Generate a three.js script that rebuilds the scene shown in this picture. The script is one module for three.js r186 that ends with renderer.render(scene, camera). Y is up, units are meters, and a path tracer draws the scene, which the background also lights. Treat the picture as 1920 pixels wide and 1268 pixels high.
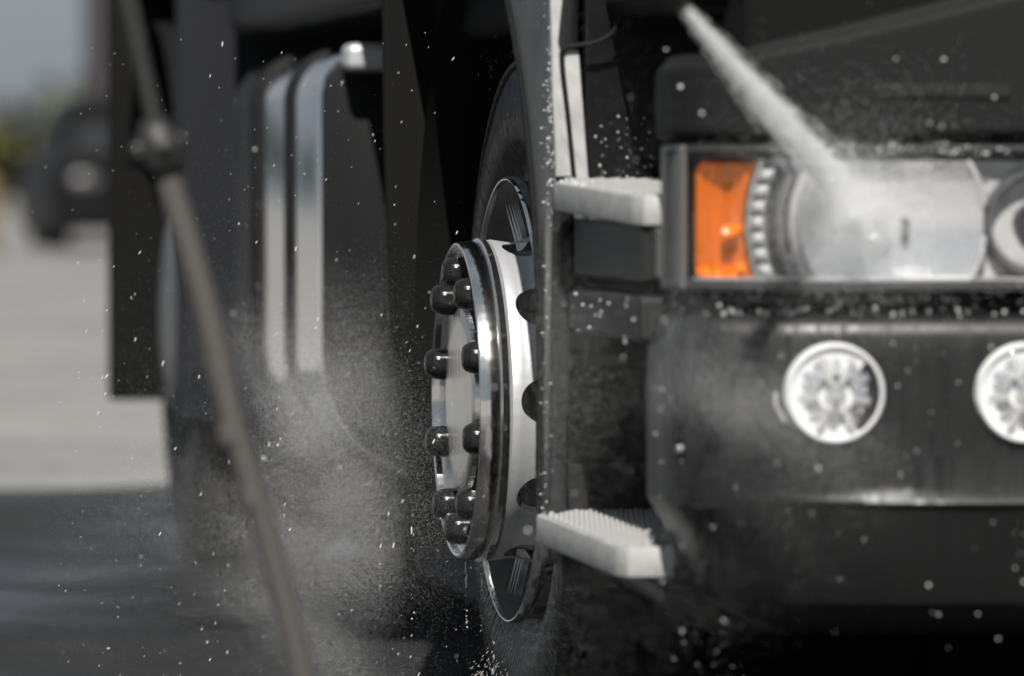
import * as THREE from 'three';
import { mergeGeometries, toCreasedNormals } from 'three/addons/utils/BufferGeometryUtils.js';
import { RoundedBoxGeometry } from 'three/addons/geometries/RoundedBoxGeometry.js';
import { ImprovedNoise } from 'three/addons/math/ImprovedNoise.js';
import { Brush, Evaluator, SUBTRACTION } from 'three-bvh-csg';

// World: y up, truck points along +z, its side lies along x = -0.06 and its body along +x. The front axle is at z = 0.
const scene = new THREE.Scene();
const camera = new THREE.PerspectiveCamera(7.2316, 1024 / 676, 0.1, 900);
camera.position.set(-1.147, 0.807, 6.899);
camera.lookAt(camera.position.clone().add(new THREE.Vector3(0.16496, -0.03228, -0.98577)));
camera.focus = 6.93;
camera.userData.fStop = 3.9;

const renderer = new THREE.WebGLRenderer({ antialias: true });
renderer.setSize(1024, 676);
renderer.toneMapping = THREE.LinearToneMapping;
renderer.toneMappingExposure = 1.18;
renderer.shadowMap.enabled = true;

// ---- helpers for noise -------------------------------------------------------------------------------------------
let seed = 1234567;
const rnd = () => { seed = (seed * 1664525 + 1013904223) >>> 0; return seed / 4294967296; };
const rr = (a, b) => a + (b - a) * rnd();
const gauss = () => Math.sqrt(-2 * Math.log(rnd() + 1e-9)) * Math.cos(6.2831853 * rnd());
const noise = new ImprovedNoise();
const fbm = (x, y, z, o = 4) => { let s = 0, a = 0.5, f = 1; for (let i = 0; i < o; i++) { s += a * noise.noise(x * f + 3.1 * i, y * f + 7.7 * i, z * f + 1.3 * i); a *= 0.5; f *= 2.03; } return s; };
const clamp = (v, a = 0, b = 1) => Math.min(b, Math.max(a, v));
const sstep = (a, b, v) => { const t = clamp((v - a) / (b - a)); return t * t * (3 - 2 * t); };

// ---- sky and sun -------------------------------------------------------------------------------------------------
{
  const W = 512, H = 256, data = new Float32Array(W * H * 4);
  for (let j = 0; j < H; j++) for (let i = 0; i < W; i++) {
    const el = ((j + 0.5) / H - 0.5) * Math.PI, az = (i + 0.5) / W * 2 * Math.PI;
    const x = Math.cos(el) * Math.cos(az), z = Math.cos(el) * Math.sin(az), y = Math.sin(el);
    const c = sstep(-0.12, 0.35, fbm(x * 2.2, y * 5 + 2, z * 2.2, 5));
    const up = clamp(y);
    const blue = [0.11 - 0.03 * up, 0.14 - 0.03 * up, 0.175 - 0.02 * up], grey = [0.3, 0.315, 0.33];
    const k = (j * W + i) * 4;
    for (let n = 0; n < 3; n++) data[k + n] = blue[n] + (grey[n] - blue[n]) * (0.25 + 0.5 * c);
    data[k + 3] = 1;
  }
  const sky = new THREE.DataTexture(data, W, H, THREE.RGBAFormat, THREE.FloatType);
  sky.mapping = THREE.EquirectangularReflectionMapping; sky.magFilter = THREE.LinearFilter; sky.minFilter = THREE.LinearFilter; sky.needsUpdate = true;
  scene.background = sky; scene.environment = sky;
}
const sun = new THREE.DirectionalLight(new THREE.Color(1.0, 0.965, 0.91), 5.0);
{
  const el = 47 * Math.PI / 180, az = 12 * Math.PI / 180;
  sun.position.set(-Math.sin(az) * Math.cos(el), Math.sin(el), Math.cos(az) * Math.cos(el)).multiplyScalar(30);
  sun.castShadow = true; sun.shadow.mapSize.set(4096, 4096);
  Object.assign(sun.shadow.camera, { left: -12, right: 12, top: 12, bottom: -12, near: 1, far: 90 });
  scene.add(sun, sun.target);
}

// ---- textures ----------------------------------------------------------------------------------------------------
function tex(w, h, f, srgb = false) {
  const d = new Uint8Array(w * h * 4);
  for (let j = 0; j < h; j++) for (let i = 0; i < w; i++) {
    const v = f(i / w, j / h), k = (j * w + i) * 4;
    for (let n = 0; n < 3; n++) d[k + n] = Math.round(255 * clamp(Array.isArray(v) ? v[n] : v));
    d[k + 3] = 255;
  }
  const t = new THREE.DataTexture(d, w, h);
  t.wrapS = t.wrapT = THREE.RepeatWrapping; t.magFilter = THREE.LinearFilter; t.minFilter = THREE.LinearMipmapLinearFilter; t.generateMipmaps = true;
  if (srgb) t.colorSpace = THREE.SRGBColorSpace;
  t.needsUpdate = true; return t;
}
// noise that repeats over [0,1): sampled on a torus
const tile = (u, v, f, s = 0, o = 4) => { const a = u * 6.2831853, b = v * 6.2831853, r = f / 6.2831853; return fbm(Math.cos(a) * r + s, Math.sin(a) * r + Math.cos(b) * r * 0.71, Math.sin(b) * r + s * 1.7, o); };
const wetRough = tex(256, 256, (u, v) => 0.5 + 0.75 * tile(u, v, 7, 2.3));
const grit = tex(512, 512, (u, v) => 0.5 + 0.5 * tile(u, v, 50, 5.1, 3) + 0.35 * tile(u, v, 9, 8.3));
const gritColor = tex(512, 512, (u, v) => { const n = 0.78 + 0.35 * tile(u, v, 7, 1.4, 5) + 0.3 * tile(u, v, 60, 4.4, 2); return [n, n, n * 0.99]; });
const puddle = tex(512, 512, (u, v) => 0.62 + 1.3 * tile(u, v, 9, 6.6, 5)); puddle.repeat.set(0.17, 0.17);
const rain = tex(256, 512, (u, v) => 0.55 + 0.4 * fbm(Math.cos(u * 6.2832) * 9, v * 2.2, Math.sin(u * 6.2832) * 9, 3));
const rivulet = tex(512, 256, (u, v) => 0.5 + 0.7 * fbm(Math.cos(u * 6.2832) * 7, v * 3.5, Math.sin(u * 6.2832) * 7, 4) + 0.35 * Math.max(0, fbm(Math.cos(u * 6.2832) * 20, v * 14, Math.sin(u * 6.2832) * 20, 2)));
const brush = tex(512, 64, (u, v) => 0.5 + 0.8 * fbm(u * 70, v * 1.5, 3.3, 4));
const scratch = tex(256, 256, (u, v) => 0.5 + 0.55 * tile(u, v, 16, 9.2, 4));

// ---- materials ---------------------------------------------------------------------------------------------------
const lin = (r, g = r, b = r) => new THREE.Color().setRGB(r, g, b);
const std = (name, c, roughness, metalness = 0, more = {}) => { const m = new THREE.MeshPhysicalMaterial({ color: c, roughness, metalness, ...more }); m.name = name; m.side = THREE.DoubleSide; return m; };
const M = {
  blackPlastic: std('black_plastic', lin(0.009), 0.8, 0, { roughnessMap: wetRough, specularIntensity: 0.6 }),
  bumperPlastic: std('bumper_plastic', lin(0.008, 0.0082, 0.0085), 0.78, 0, { specularIntensity: 1, roughnessMap: rain, bumpMap: scratch, bumpScale: 0.0004 }),
  blackGloss: std('black_gloss_paint', lin(0.006, 0.006, 0.0065), 0.3, 0, { clearcoat: 0.4, clearcoatRoughness: 0.2 }),
  bracket: std('bracket_grey', lin(0.06), 0.6),
  plainPlastic: std('plain_plastic', lin(0.012), 0.55, 0, { specularIntensity: 0.7 }),
  upperPlastic: std('upper_panel_plastic', lin(0.011, 0.0112, 0.0115), 0.65, 0, { specularIntensity: 0.35 }),
  rubberSeal: std('rubber_seal', lin(0.009), 0.7, 0, { specularIntensity: 0.4 }),
  silver: std('silver_paint', lin(0.6, 0.6, 0.6), 0.4, 0.1, { map: gritColor, clearcoat: 0.6, clearcoatRoughness: 0.15 }),
  archPaint: std('grey_paint', lin(0.022, 0.0225, 0.024), 0.6, 0, { clearcoat: 0.3, clearcoatRoughness: 0.3, roughnessMap: wetRough }),
  stepMetal: std('step_aluminium', lin(0.52, 0.52, 0.51), 0.5, 0.15, { map: gritColor, bumpMap: scratch, bumpScale: 0.001 }),
  tyre: std('tyre_rubber', lin(0.011, 0.011, 0.012), 0.24, 0, { specularIntensity: 0.6, bumpMap: rivulet, bumpScale: 0.006 }),
  tyreDry: std('tyre_rubber_rear', lin(0.012, 0.012, 0.013), 0.6, 0, { specularIntensity: 0.4 }),
  polished: std('polished_aluminium', lin(0.83, 0.82, 0.8), 0.16, 1),
  brushed: std('brushed_aluminium', lin(0.8, 0.78, 0.74), 0.24, 1, { bumpMap: brush, bumpScale: 0.0012 }),
  satin: std('satin_aluminium', lin(0.62, 0.63, 0.645), 0.45, 0.55, { bumpMap: scratch, bumpScale: 0.0004 }),
  darkMetal: std('dark_metal', lin(0.05), 0.5, 0.6),
  barrel: std('rim_barrel_metal', lin(0.05), 0.55),
  hubCover: std('hub_cover_grey', lin(0.16, 0.165, 0.175), 0.38, 0.5),
  nutCap: std('nut_cap_plastic', lin(0.009), 0.6, 0, { roughnessMap: wetRough }),
  tank: std('tank_aluminium', lin(0.93, 0.93, 0.92), 0.1, 1),
  tankEndShade: std('tank_end_shade', lin(0.009, 0.0093, 0.01), 0.5, 0, { specularIntensity: 0.5 }),  // shade on the tank end is put into this near-black colour
  slate: std('slate_panel', lin(0.011, 0.0122, 0.015), 0.55, 0, { specularIntensity: 0.6 }),
  black: std('matt_black', lin(0.007), 0.85, 0, { specularIntensity: 0.3 }),
  blackChrome: std('black_chrome', lin(0.09), 0.1, 1),
  chrome: std('chrome', lin(0.88), 0.08, 1),
  whiteTrim: std('white_trim', lin(0.8), 0.35, 0.1),
  reflector: std('lamp_reflector', lin(0.95), 0.15, 0.8),
  housing: std('lamp_housing', lin(0.14, 0.14, 0.14), 0.35, 0.4),
  bezel: std('lamp_bezel', lin(0.045), 0.3, 0.2),
  clear: std('clear_lens', lin(1), 0.02, 0, { transmission: 1, thickness: 0, ior: 1.45 }),
  amber: std('amber_lens', new THREE.Color().setRGB(1.0, 0.5, 0.04), 0.08, 0, { transmission: 0.95, thickness: 0, ior: 1.45 }),
  amberBack: std('amber_reflector', new THREE.Color().setRGB(0.8, 0.6, 0.34), 0.3, 0.4),
  amberBulb: std('amber_bulb', new THREE.Color().setRGB(1.0, 0.9, 0.6), 0.12, 0.0),
  led: std('led_cover', lin(0.5), 0.35, 0.1),
  bulb: std('bulb_shield', lin(0.8), 0.15, 0.8),
  water: std('water', lin(0.95), 0.35, 0, { transmission: 0.45, thickness: 0, ior: 1.33 }),
  spray: std('water_spray', lin(0.97, 0.975, 0.98), 0.9, 0, { transmission: 0.25, thickness: 0, ior: 1.2 }),
  hose: std('hose_rubber', lin(0.075, 0.07, 0.065), 0.6),
  coupling: std('coupling_plastic', lin(0.02), 0.5),
  asphalt: std('wet_asphalt', lin(0.022, 0.0224, 0.0235), 1, 0, { map: gritColor, bumpMap: grit, bumpScale: 0.008, roughnessMap: puddle, specularIntensity: 0.7 }),
  concrete: std('concrete', lin(0.29, 0.285, 0.275), 0.85, 0, { map: gritColor }),
  leaf: std('leaf', lin(0.028, 0.036, 0.018), 0.8),
  leafPale: std('leaf_pale', lin(0.14, 0.15, 0.1), 0.7),
  bark: std('bark', lin(0.06, 0.05, 0.04), 0.9),
  carPaint: std('car_paint', lin(0.004, 0.004, 0.005), 0.5, 0, { specularIntensity: 0.4 }),
  glassDark: std('car_glass', lin(0.02), 0.05, 0, { clearcoat: 1 }),
  maroon: std('maroon_paint', lin(0.055, 0.028, 0.032), 0.5),
  yellow: std('yellow_paint', lin(0.2, 0.145, 0.05), 0.6),
};

// ---- object helpers ----------------------------------------------------------------------------------------------
const names = {};
const numbered = n => { names[n] = (names[n] ?? -1) + 1; return names[n] ? `${n}_${String(names[n]).padStart(3, '0')}` : n; };
function clean(g) { const o = g.index ? g.toNonIndexed() : g; for (const k of Object.keys(o.attributes)) if (!['position', 'normal', 'uv'].includes(k)) o.deleteAttribute(k); if (!o.attributes.uv) o.setAttribute('uv', new THREE.BufferAttribute(new Float32Array(o.attributes.position.count * 2), 2)); if (!o.attributes.normal) o.computeVertexNormals(); return o; }
function obj(name, geos, mat, parent = scene) {
  const g = Array.isArray(geos) ? (geos.length > 1 ? mergeGeometries(geos.map(clean)) : geos[0]) : geos;
  const m = new THREE.Mesh(g, mat); m.name = parent === scene ? numbered(name) : name; m.castShadow = m.receiveShadow = true; parent.add(m); return m;
}
function thing(name, label, category, pos = [0, 0, 0], group) { const o = new THREE.Group(); o.name = numbered(name); o.position.set(...pos); o.userData = { label, category }; if (group) o.userData.group = group; scene.add(o); return o; }
function part(name, parent, pos = [0, 0, 0]) { const o = new THREE.Group(); o.name = name; o.position.set(...pos); parent.add(o); return o; }
const tag = (o, label, category, group, kind) => { Object.assign(o.userData, { label, category }); if (group) o.userData.group = group; if (kind) o.userData.kind = kind; return o; };
const struct = (name, g, m, label) => { const o = obj(name, g, m); o.userData.kind = 'structure'; if (label) o.userData.label = label; return o; };
const box = (x0, x1, y0, y1, z0, z1, r = 0.004) => new RoundedBoxGeometry(x1 - x0, y1 - y0, z1 - z0, 3, Math.min(r, (x1 - x0) / 2.01, (y1 - y0) / 2.01, (z1 - z0) / 2.01)).translate((x0 + x1) / 2, (y0 + y1) / 2, (z0 + z1) / 2);
// lathe about the x axis: points are [radius, distance outward (towards -x)]
const latheX = (pts, seg = 96, crease = 0.6) => toCreasedNormals(new THREE.LatheGeometry(pts.map(p => new THREE.Vector2(Math.max(p[0], 0), p[1])), seg).rotateZ(Math.PI / 2), crease);
const latheZ = (pts, seg = 64, crease = 0.6) => toCreasedNormals(new THREE.LatheGeometry(pts.map(p => new THREE.Vector2(Math.max(p[0], 0), p[1])), seg).rotateX(Math.PI / 2), crease);
function grid(nu, nv, f, uvs = [1, 1], crease = 0) {
  const P = [], U = [], I = [];
  for (let j = 0; j <= nv; j++) for (let i = 0; i <= nu; i++) { P.push(...f(i / nu, j / nv)); U.push(i / nu * uvs[0], j / nv * uvs[1]); }
  for (let j = 0; j < nv; j++) for (let i = 0; i < nu; i++) { const a = j * (nu + 1) + i, b = a + 1, c = a + nu + 1, d = c + 1; I.push(a, b, d, a, d, c); }
  const g = new THREE.BufferGeometry();
  g.setAttribute('position', new THREE.Float32BufferAttribute(P, 3)); g.setAttribute('uv', new THREE.Float32BufferAttribute(U, 2)); g.setIndex(I);
  if (crease) return toCreasedNormals(g, crease); g.computeVertexNormals(); return g;
}
const tube = (pts, r, seg = 40, rad = 12) => new THREE.TubeGeometry(new THREE.CatmullRomCurve3(pts.map(p => new THREE.Vector3(...p))), seg, r, rad, false);
function lerpTable(t, v) { for (let i = 1; i < t.length; i++) if (v <= t[i][0]) { const a = t[i - 1], b = t[i], k = clamp((v - a[0]) / (b[0] - a[0])); return a[1] + (b[1] - a[1]) * k; } return t[t.length - 1][1]; }

// =================================================================================================================
// SETTING
struct('ground', new THREE.PlaneGeometry(700, 700).rotateX(-Math.PI / 2).translate(0, -0.006, -150), M.concrete, 'pale sunlit concrete yard');
{ const uv = scene.getObjectByName('ground').geometry.attributes.uv; for (let i = 0; i < uv.count; i++) uv.setXY(i, uv.getX(i) * 120, uv.getY(i) * 120); }
{
  // wash pad: dark wet asphalt with a low swell that holds puddles
  const g = grid(60, 60, (u, v) => { const x = -5 + 12 * u; const z = 2.6 - 9 * v + 1.1 * fbm(x * 0.8, v * 6, 2.2, 4) * sstep(0.85, 1, v); return [x, 0.004, z]; }, [12, 9]);
  struct('wash_pad', g, M.asphalt, 'dark wet asphalt of the washing place');
}

// =================================================================================================================
// TRUCK
const truck = thing('truck', 'black truck being washed, with polished hub, fuel tank and orange turn signal', 'truck');

// ---- front wheel -------------------------------------------------------------------------------------------------
const wheel = part('front_wheel', truck, [0, 0.5, 0]);
{
  const T = latheX([[0.286, -0.005], [0.3, -0.004], [0.318, 0.004], [0.34, 0.016], [0.37, 0.022], [0.4, 0.02], [0.425, 0.012], [0.436, 0.009], [0.439, 0.013], [0.445, 0.013], [0.448, 0.004], [0.462, -0.004], [0.478, -0.014], [0.492, -0.034], [0.5, -0.06], [0.502, -0.1], [0.488, -0.102], [0.488, -0.114], [0.502, -0.116], [0.503, -0.17], [0.489, -0.172], [0.489, -0.184], [0.502, -0.186], [0.498, -0.25], [0.46, -0.29], [0.38, -0.31], [0.29, -0.28]].map(([r, o]) => [r, o - 0.03]), 160, 0.5);
  { const uv = T.attributes.uv; for (let i = 0; i < uv.count; i++) uv.setXY(i, uv.getX(i) * 10, uv.getY(i) * 3); }
  obj('tyre', T, M.tyre, wheel);
  obj('rim_flange', latheX([[0.2895, 0.002], [0.2925, -0.002], [0.2925, -0.01], [0.289, -0.016], [0.2865, -0.012], [0.2865, -0.003], [0.2878, 0.0016], [0.2895, 0.002]], 160, 0.7), M.polished, wheel);
  obj('rim_barrel', latheX([[0.2868, -0.004], [0.283, -0.012], [0.276, -0.03], [0.2705, -0.045], [0.269, -0.075], [0.268, -0.16], [0.2775, -0.16], [0.281, -0.05], [0.2885, -0.017]], 160, 0.7), M.barrel, wheel);
  // disc: drum that flares to the rim, with ten hand holes
  const solid = new Brush(clean(latheX([[0, 0.028], [0.204, 0.028], [0.2085, 0.026], [0.21, 0.021], [0.2085, 0.012], [0.2065, -0.002], [0.208, -0.018], [0.215, -0.036], [0.228, -0.052], [0.245, -0.064], [0.261, -0.07], [0.261, -0.082], [0.24, -0.078], [0.215, -0.066], [0.2, -0.05], [0.195, -0.02], [0.194, 0.005], [0.0, 0.005]], 200, 0.5)));
  const ev = new Evaluator(); ev.attributes = ['position', 'normal', 'uv'];
  let cut = solid;
  for (let k = 0; k < 10; k++) {
    const a = (2 + 36 * k) * Math.PI / 180, h = new Brush(clean(new THREE.CylinderGeometry(0.029, 0.029, 0.12, 40)));
    h.quaternion.setFromUnitVectors(new THREE.Vector3(0, 1, 0), new THREE.Vector3(-0.2, Math.sin(a), Math.cos(a)).normalize());
    h.position.set(0.012, 0.22 * Math.sin(a), 0.22 * Math.cos(a)); h.updateMatrixWorld();
    cut = ev.evaluate(cut, h, SUBTRACTION);
  }
  obj('wheel_disc', cut.geometry, M.satin, wheel);
  obj('brake_drum', latheX([[0, -0.09], [0.19, -0.09], [0.195, -0.1], [0.195, -0.25], [0, -0.25]], 64), M.black, wheel);
  // hub ring: two stepped bands with a groove
  obj('hub_ring', latheX([[0.2, 0.03], [0.2105, 0.031], [0.2125, 0.034], [0.212, 0.039], [0.2085, 0.0415], [0.2065, 0.0418], [0.2065, 0.0440], [0.208, 0.0445], [0.2085, 0.047], [0.207, 0.062], [0.2055, 0.0665], [0.203, 0.068], [0.2005, 0.066], [0.199, 0.058], [0.19, 0.052], [0.187, 0.052]], 200, 0.7), M.polished, wheel);
  const face = latheX([[0.199, 0.053], [0.196, 0.0525], [0.15, 0.0525], [0.139, 0.053], [0.136, 0.051]], 160, 0.9);
  const plane = (g, s) => { const p = g.attributes.position, uv = g.attributes.uv; for (let i = 0; i < p.count; i++) uv.setXY(i, p.getZ(i) * s + 0.5, p.getY(i) * s * 0.3 + 0.5); return g; };
  obj('hub_face', plane(face, 3), M.brushed, wheel);
  obj('hub_groove', latheX([[0.137, 0.052], [0.136, 0.044], [0.122, 0.044], [0.1205, 0.056]], 128, 0.5), M.darkMetal, wheel);
  obj('hub_plate', plane(latheX([[0.121, 0.05], [0.1205, 0.06], [0.118, 0.0625], [0.1, 0.063], [0.06, 0.0635], [0, 0.0638]], 128, 0.9), 3), M.brushed, wheel);
  const nutG = latheX([[0.0, 0.0305], [0.006, 0.0303], [0.0112, 0.0292], [0.0122, 0.0275], [0.0135, 0.0285], [0.0168, 0.0258], [0.0195, 0.0205], [0.0206, 0.014], [0.0212, 0.01], [0.0212, 0.0], [0, 0]], 40, 0.5);
  for (let k = 0; k < 10; k++) {
    const a = (14.5 + 36 * k) * Math.PI / 180;
    obj('nut_cap', nutG, M.nutCap, wheel).position.set(-0.0535, 0.1675 * Math.sin(a), -0.1675 * Math.cos(a));
  }
  obj('axle', latheX([[0.05, 0.0], [0.05, -0.9]], 24), M.black, wheel);
}
// ---- rear wheel --------------------------------------------------------------------------------------------------
const rear = part('rear_wheel', truck, [0.0, 0.5, -4.1]);
{
  obj('tyre', latheX([[0.286, -0.02], [0.305, -0.004], [0.33, 0.0], [0.4, 0.001], [0.445, -0.001], [0.475, -0.014], [0.495, -0.045], [0.502, -0.08], [0.502, -0.27], [0.48, -0.31], [0.4, -0.33], [0.286, -0.3]], 96, 0.5), M.tyreDry, rear);
  obj('tyre', latheX([[0.286, -0.36], [0.32, -0.345], [0.4, -0.34], [0.475, -0.352], [0.502, -0.4], [0.502, -0.6], [0.48, -0.64], [0.4, -0.66], [0.286, -0.64]], 96, 0.5), M.tyreDry, rear);
  obj('rim', latheX([[0.288, -0.02], [0.28, -0.05], [0.262, -0.12], [0.17, -0.15], [0.12, -0.15], [0.11, -0.06], [0, -0.06]], 64, 0.6), M.barrel, rear);
  obj('hub_cover', latheX([[0.225, -0.045], [0.222, -0.015], [0.21, 0.008], [0.18, 0.024], [0.1, 0.034], [0, 0.036]], 64, 0.9), M.hubCover, rear);
  obj('axle', latheX([[0.06, -0.1], [0.06, -1.2]], 24), M.black, rear);
}

// ---- side skin with the wheel arch -------------------------------------------------------------------------------
{
  const arch = new THREE.Shape();               // shape in (z, y)
  const R = 0.607, ay = 0.53;
  arch.moveTo(0.66, 0.345); arch.lineTo(0.68, 0.6); arch.lineTo(0.69, 0.76); arch.lineTo(0.712, 0.8); arch.lineTo(0.712, 1.3); arch.lineTo(-0.72, 1.3); arch.lineTo(-0.72, 1.12);
  arch.lineTo(-Math.sqrt(R * R - (1.1 - ay) ** 2), 1.1);
  const a0 = Math.PI - Math.asin((1.1 - ay) / R);
  for (let i = 1; i <= 40; i++) { const a = a0 + (0 - a0) * i / 40; arch.lineTo(R * Math.cos(a), ay + R * Math.sin(a)); }
  arch.lineTo(0.602, 0.36); arch.lineTo(0.606, 0.335); arch.closePath();
  const g = new THREE.ExtrudeGeometry(arch, { depth: 0.014, bevelEnabled: true, bevelThickness: 0.004, bevelSize: 0.004, bevelSegments: 3, curveSegments: 8 });
  g.rotateY(-Math.PI / 2);                      // (z,y,d) -> x = -d, z = z
  g.translate(-0.042, 0, 0);
  obj('arch_panel', toCreasedNormals(g, 0.6), M.archPaint, truck);
  // rubber lip round the opening
  const lip = []; for (let i = 0; i <= 30; i++) { const a = 1.9 - 1.9 * i / 30; lip.push([-0.058, ay + 0.604 * Math.sin(a), 0.604 * Math.cos(a)]); } lip.push([-0.058, 0.4, 0.6], [-0.05, 0.335, 0.604]);
  obj('arch_lip', tube(lip, 0.006, 120, 8), M.rubberSeal, truck);
  obj('arch_liner', grid(60, 4, (u, v) => { const a = -0.9 + (Math.PI + 1.3) * u; const rr_ = 0.625; return [-0.03 + 0.45 * v, 0.51 + rr_ * Math.sin(a), rr_ * Math.cos(a)]; }), M.black, truck);
  // lit edge of the body behind the steps, two plates with the shut line between them
  const plate = (pts, z0, z1) => { const q = new THREE.Shape(); pts.forEach(([x, y], i) => i ? q.lineTo(x, y) : q.moveTo(x, y)); q.closePath(); return new THREE.ExtrudeGeometry(q, { depth: z1 - z0 - 0.004, bevelEnabled: true, bevelThickness: 0.002, bevelSize: 0.0015, bevelSegments: 2 }).translate(0, 0, z0 + 0.002); };
  obj('pillar_edge', plate([[-0.060, 0.795], [-0.0435, 0.795], [-0.0575, 0.935], [-0.061, 0.95], [-0.056, 1.0], [-0.054, 1.2], [-0.066, 1.2], [-0.067, 1.0], [-0.065, 0.9]], 0.716, 0.73), M.silver, truck);
  obj('door_pillar', plate([[-0.0385, 0.785], [-0.024, 0.785], [-0.036, 0.94], [-0.0515, 0.94]], 0.702, 0.727), M.silver, truck);
  obj('pillar_lower', box(-0.0385, -0.03, 0.94, 1.2, 0.68, 0.70, 0.003), M.blackGloss, truck);
  // rear flap of the arch
  const f = new THREE.Shape(); f.moveTo(-0.069, 1.15); f.lineTo(-0.066, 0.85); f.lineTo(-0.058, 0.6); f.lineTo(-0.045, 0.45); f.lineTo(-0.02, 0.27); f.lineTo(0.35, 0.27); f.lineTo(0.35, 1.15); f.closePath();
  obj('mud_flap', new THREE.ExtrudeGeometry(f, { depth: 0.012, bevelEnabled: true, bevelThickness: 0.005, bevelSize: 0.005, bevelSegments: 3 }).translate(0, 0, -0.64), M.black, truck);
}

// ---- steps -------------------------------------------------------------------------------------------------------
function step(shape, y, h, tilt, zc) {
  const s = part('step', truck, [0, y, zc]); s.rotation.x = tilt;
  const sh = new THREE.Shape(); shape.forEach(([x, z], i) => i ? sh.lineTo(x, -(z - zc)) : sh.moveTo(x, -(z - zc))); sh.closePath();
  const g = new THREE.ExtrudeGeometry(sh, { depth: h - 0.006, bevelEnabled: true, bevelThickness: 0.003, bevelSize: 0.003, bevelSegments: 3, curveSegments: 8 }).rotateX(-Math.PI / 2).translate(0, -h + 0.003, 0);
  obj('tread_plate', toCreasedNormals(g, 0.5), M.stepMetal, s);
  const studs = [], inside = (x, z) => { let c = false; for (let i = 0, j = shape.length - 1; i < shape.length; j = i++) { const [xi, zi] = shape[i], [xj, zj] = shape[j]; if ((zi > z) !== (zj > z) && x < (xj - xi) * (z - zi) / (zj - zi) + xi) c = !c; } return c; };
  const st = new THREE.CylinderGeometry(0.0028, 0.005, 0.0055, 8);
  let row = 0;
  for (let z = 0.5; z < 1.3; z += 0.017, row++) for (let x = -0.075 + (row % 2) * 0.009; x < 0.2; x += 0.018) if ([[0.005, 0], [-0.005, 0], [0, 0.005], [0, -0.005]].every(([a, b]) => inside(x + a, z + b))) studs.push(st.clone().translate(x, 0.0028, z - zc));
  obj('grip_studs', studs, M.stepMetal, s).userData.kind = 'stuff';
  return s;
}
const plan = (x0, z0, x1, z1, r, xin) => { const p = [[xin, z0], [x0 + r, z0]]; for (let i = 1; i <= 8; i++) { const a = i / 8 * Math.PI / 2; p.push([x0 + r - r * Math.sin(a), z0 + r - r * Math.cos(a)]); } p.push([x1, z1 - 0.03], [x1 + 0.003, z1 - 0.014], [x1 + 0.010, z1 - 0.004], [x1 + 0.022, z1], [-0.009, z1], [-0.007, z1 - 0.12], [xin, z1 - 0.14]); return p; };
step(plan(-0.066, 0.735, -0.046, 1.15, 0.02, 0.13), 0.788, 0.033, 0.035, 0.735);
step(plan(-0.068, 0.60, -0.064, 1.15, 0.05, 0.13), 0.392, 0.034, 0.006, 0.6);

// ---- valance under the door, between the steps -------------------------------------------------------------------
{
  const v = part('side_valance', truck);
  obj('upper_panel', box(-0.04, 0.13, 0.676, 0.746, 0.722, 1.14, 0.006), M.plainPlastic, v);
  obj('lower_panel', box(-0.046, 0.13, 0.612, 0.664, 0.722, 1.16, 0.008), M.plainPlastic, v);
  obj('groove_back', box(-0.025, 0.12, 0.63, 0.75, 0.73, 1.13, 0.004), M.black, v);
  obj('recess_wall', box(-0.036, 0.14, 0.3, 0.62, 0.606, 0.622, 0.003), M.plainPlastic, v);
  for (let i = 0; i < 4; i++) obj('clip', box(-0.047, -0.03, 0.744, 0.755, 0.76 + 0.095 * i, 0.82 + 0.095 * i, 0.003), M.silver, v);
  obj('under_panel', grid(30, 10, (u, w) => { const z = 0.68 + 0.58 * u; const a = w * Math.PI / 2; return [-0.038 + 0.09 * (1 - Math.cos(a)), 0.37 - 0.05 * Math.sin(a) - 0.02 * u, z]; }), M.blackGloss, v);
  obj('bracket', box(-0.028, 0.06, 0.683, 0.738, 1.13, 1.165, 0.004), M.bracket, v);
  // back walls of the step well
  obj('well_back_wall', box(-0.024, 0.2, 0.78, 1.2, 0.69, 0.708, 0.003), M.blackGloss, v);
  obj('well_side_wall', box(0.13, 0.15, 0.3, 1.2, 0.69, 1.2, 0.003), M.blackGloss, v);
}

// ---- front -------------------------------------------------------------------------------------------------------
const frontZ = [[-0.033, 1.2], [-0.033, 1.235], [-0.030, 1.28], [-0.02, 1.312], [-0.005, 1.334], [0.02, 1.35], [0.05, 1.362], [0.1, 1.374], [0.2, 1.39], [0.34, 1.404], [0.6, 1.425], [1.2, 1.45]];
const planPts = [...frontZ, ...frontZ.slice(0, -1).reverse().map(([x, z]) => [2.4 - x, z])];
const planCurve = new THREE.CatmullRomCurve3([[-0.033, 1.14], [-0.033, 1.17], ...planPts].map(([x, z]) => new THREE.Vector3(x, 0, z)), false, 'centripetal');
// dense table of the plan curve: point, outward normal
const PL = []; { const N = 2400; for (let i = 0; i <= N; i++) { const t = i / N, p = planCurve.getPoint(t), d = planCurve.getTangent(t); PL.push([p.x, p.z, -d.z, d.x]); } for (const q of PL) { const l = Math.hypot(q[2], q[3]); q[2] /= l; q[3] /= l; } }
const len = [0]; for (let i = 1; i < PL.length; i++) len.push(len[i - 1] + Math.hypot(PL[i][0] - PL[i - 1][0], PL[i][1] - PL[i - 1][1]));
const at = s => { let a = 0, b = len.length - 1; while (b - a > 1) { const m = (a + b) >> 1; if (len[m] < s) a = m; else b = m; } const k = clamp((s - len[a]) / (len[b] - len[a] + 1e-9)); return PL[a].map((v, i) => v + (PL[b][i] - v) * k); };
const total = len[len.length - 1];
const sOfX = x => { for (let i = 1; i < PL.length; i++) if (PL[i][0] >= x && PL[i][1] > 1.3) return len[i]; return total; };   // first point on the front with that x
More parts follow.
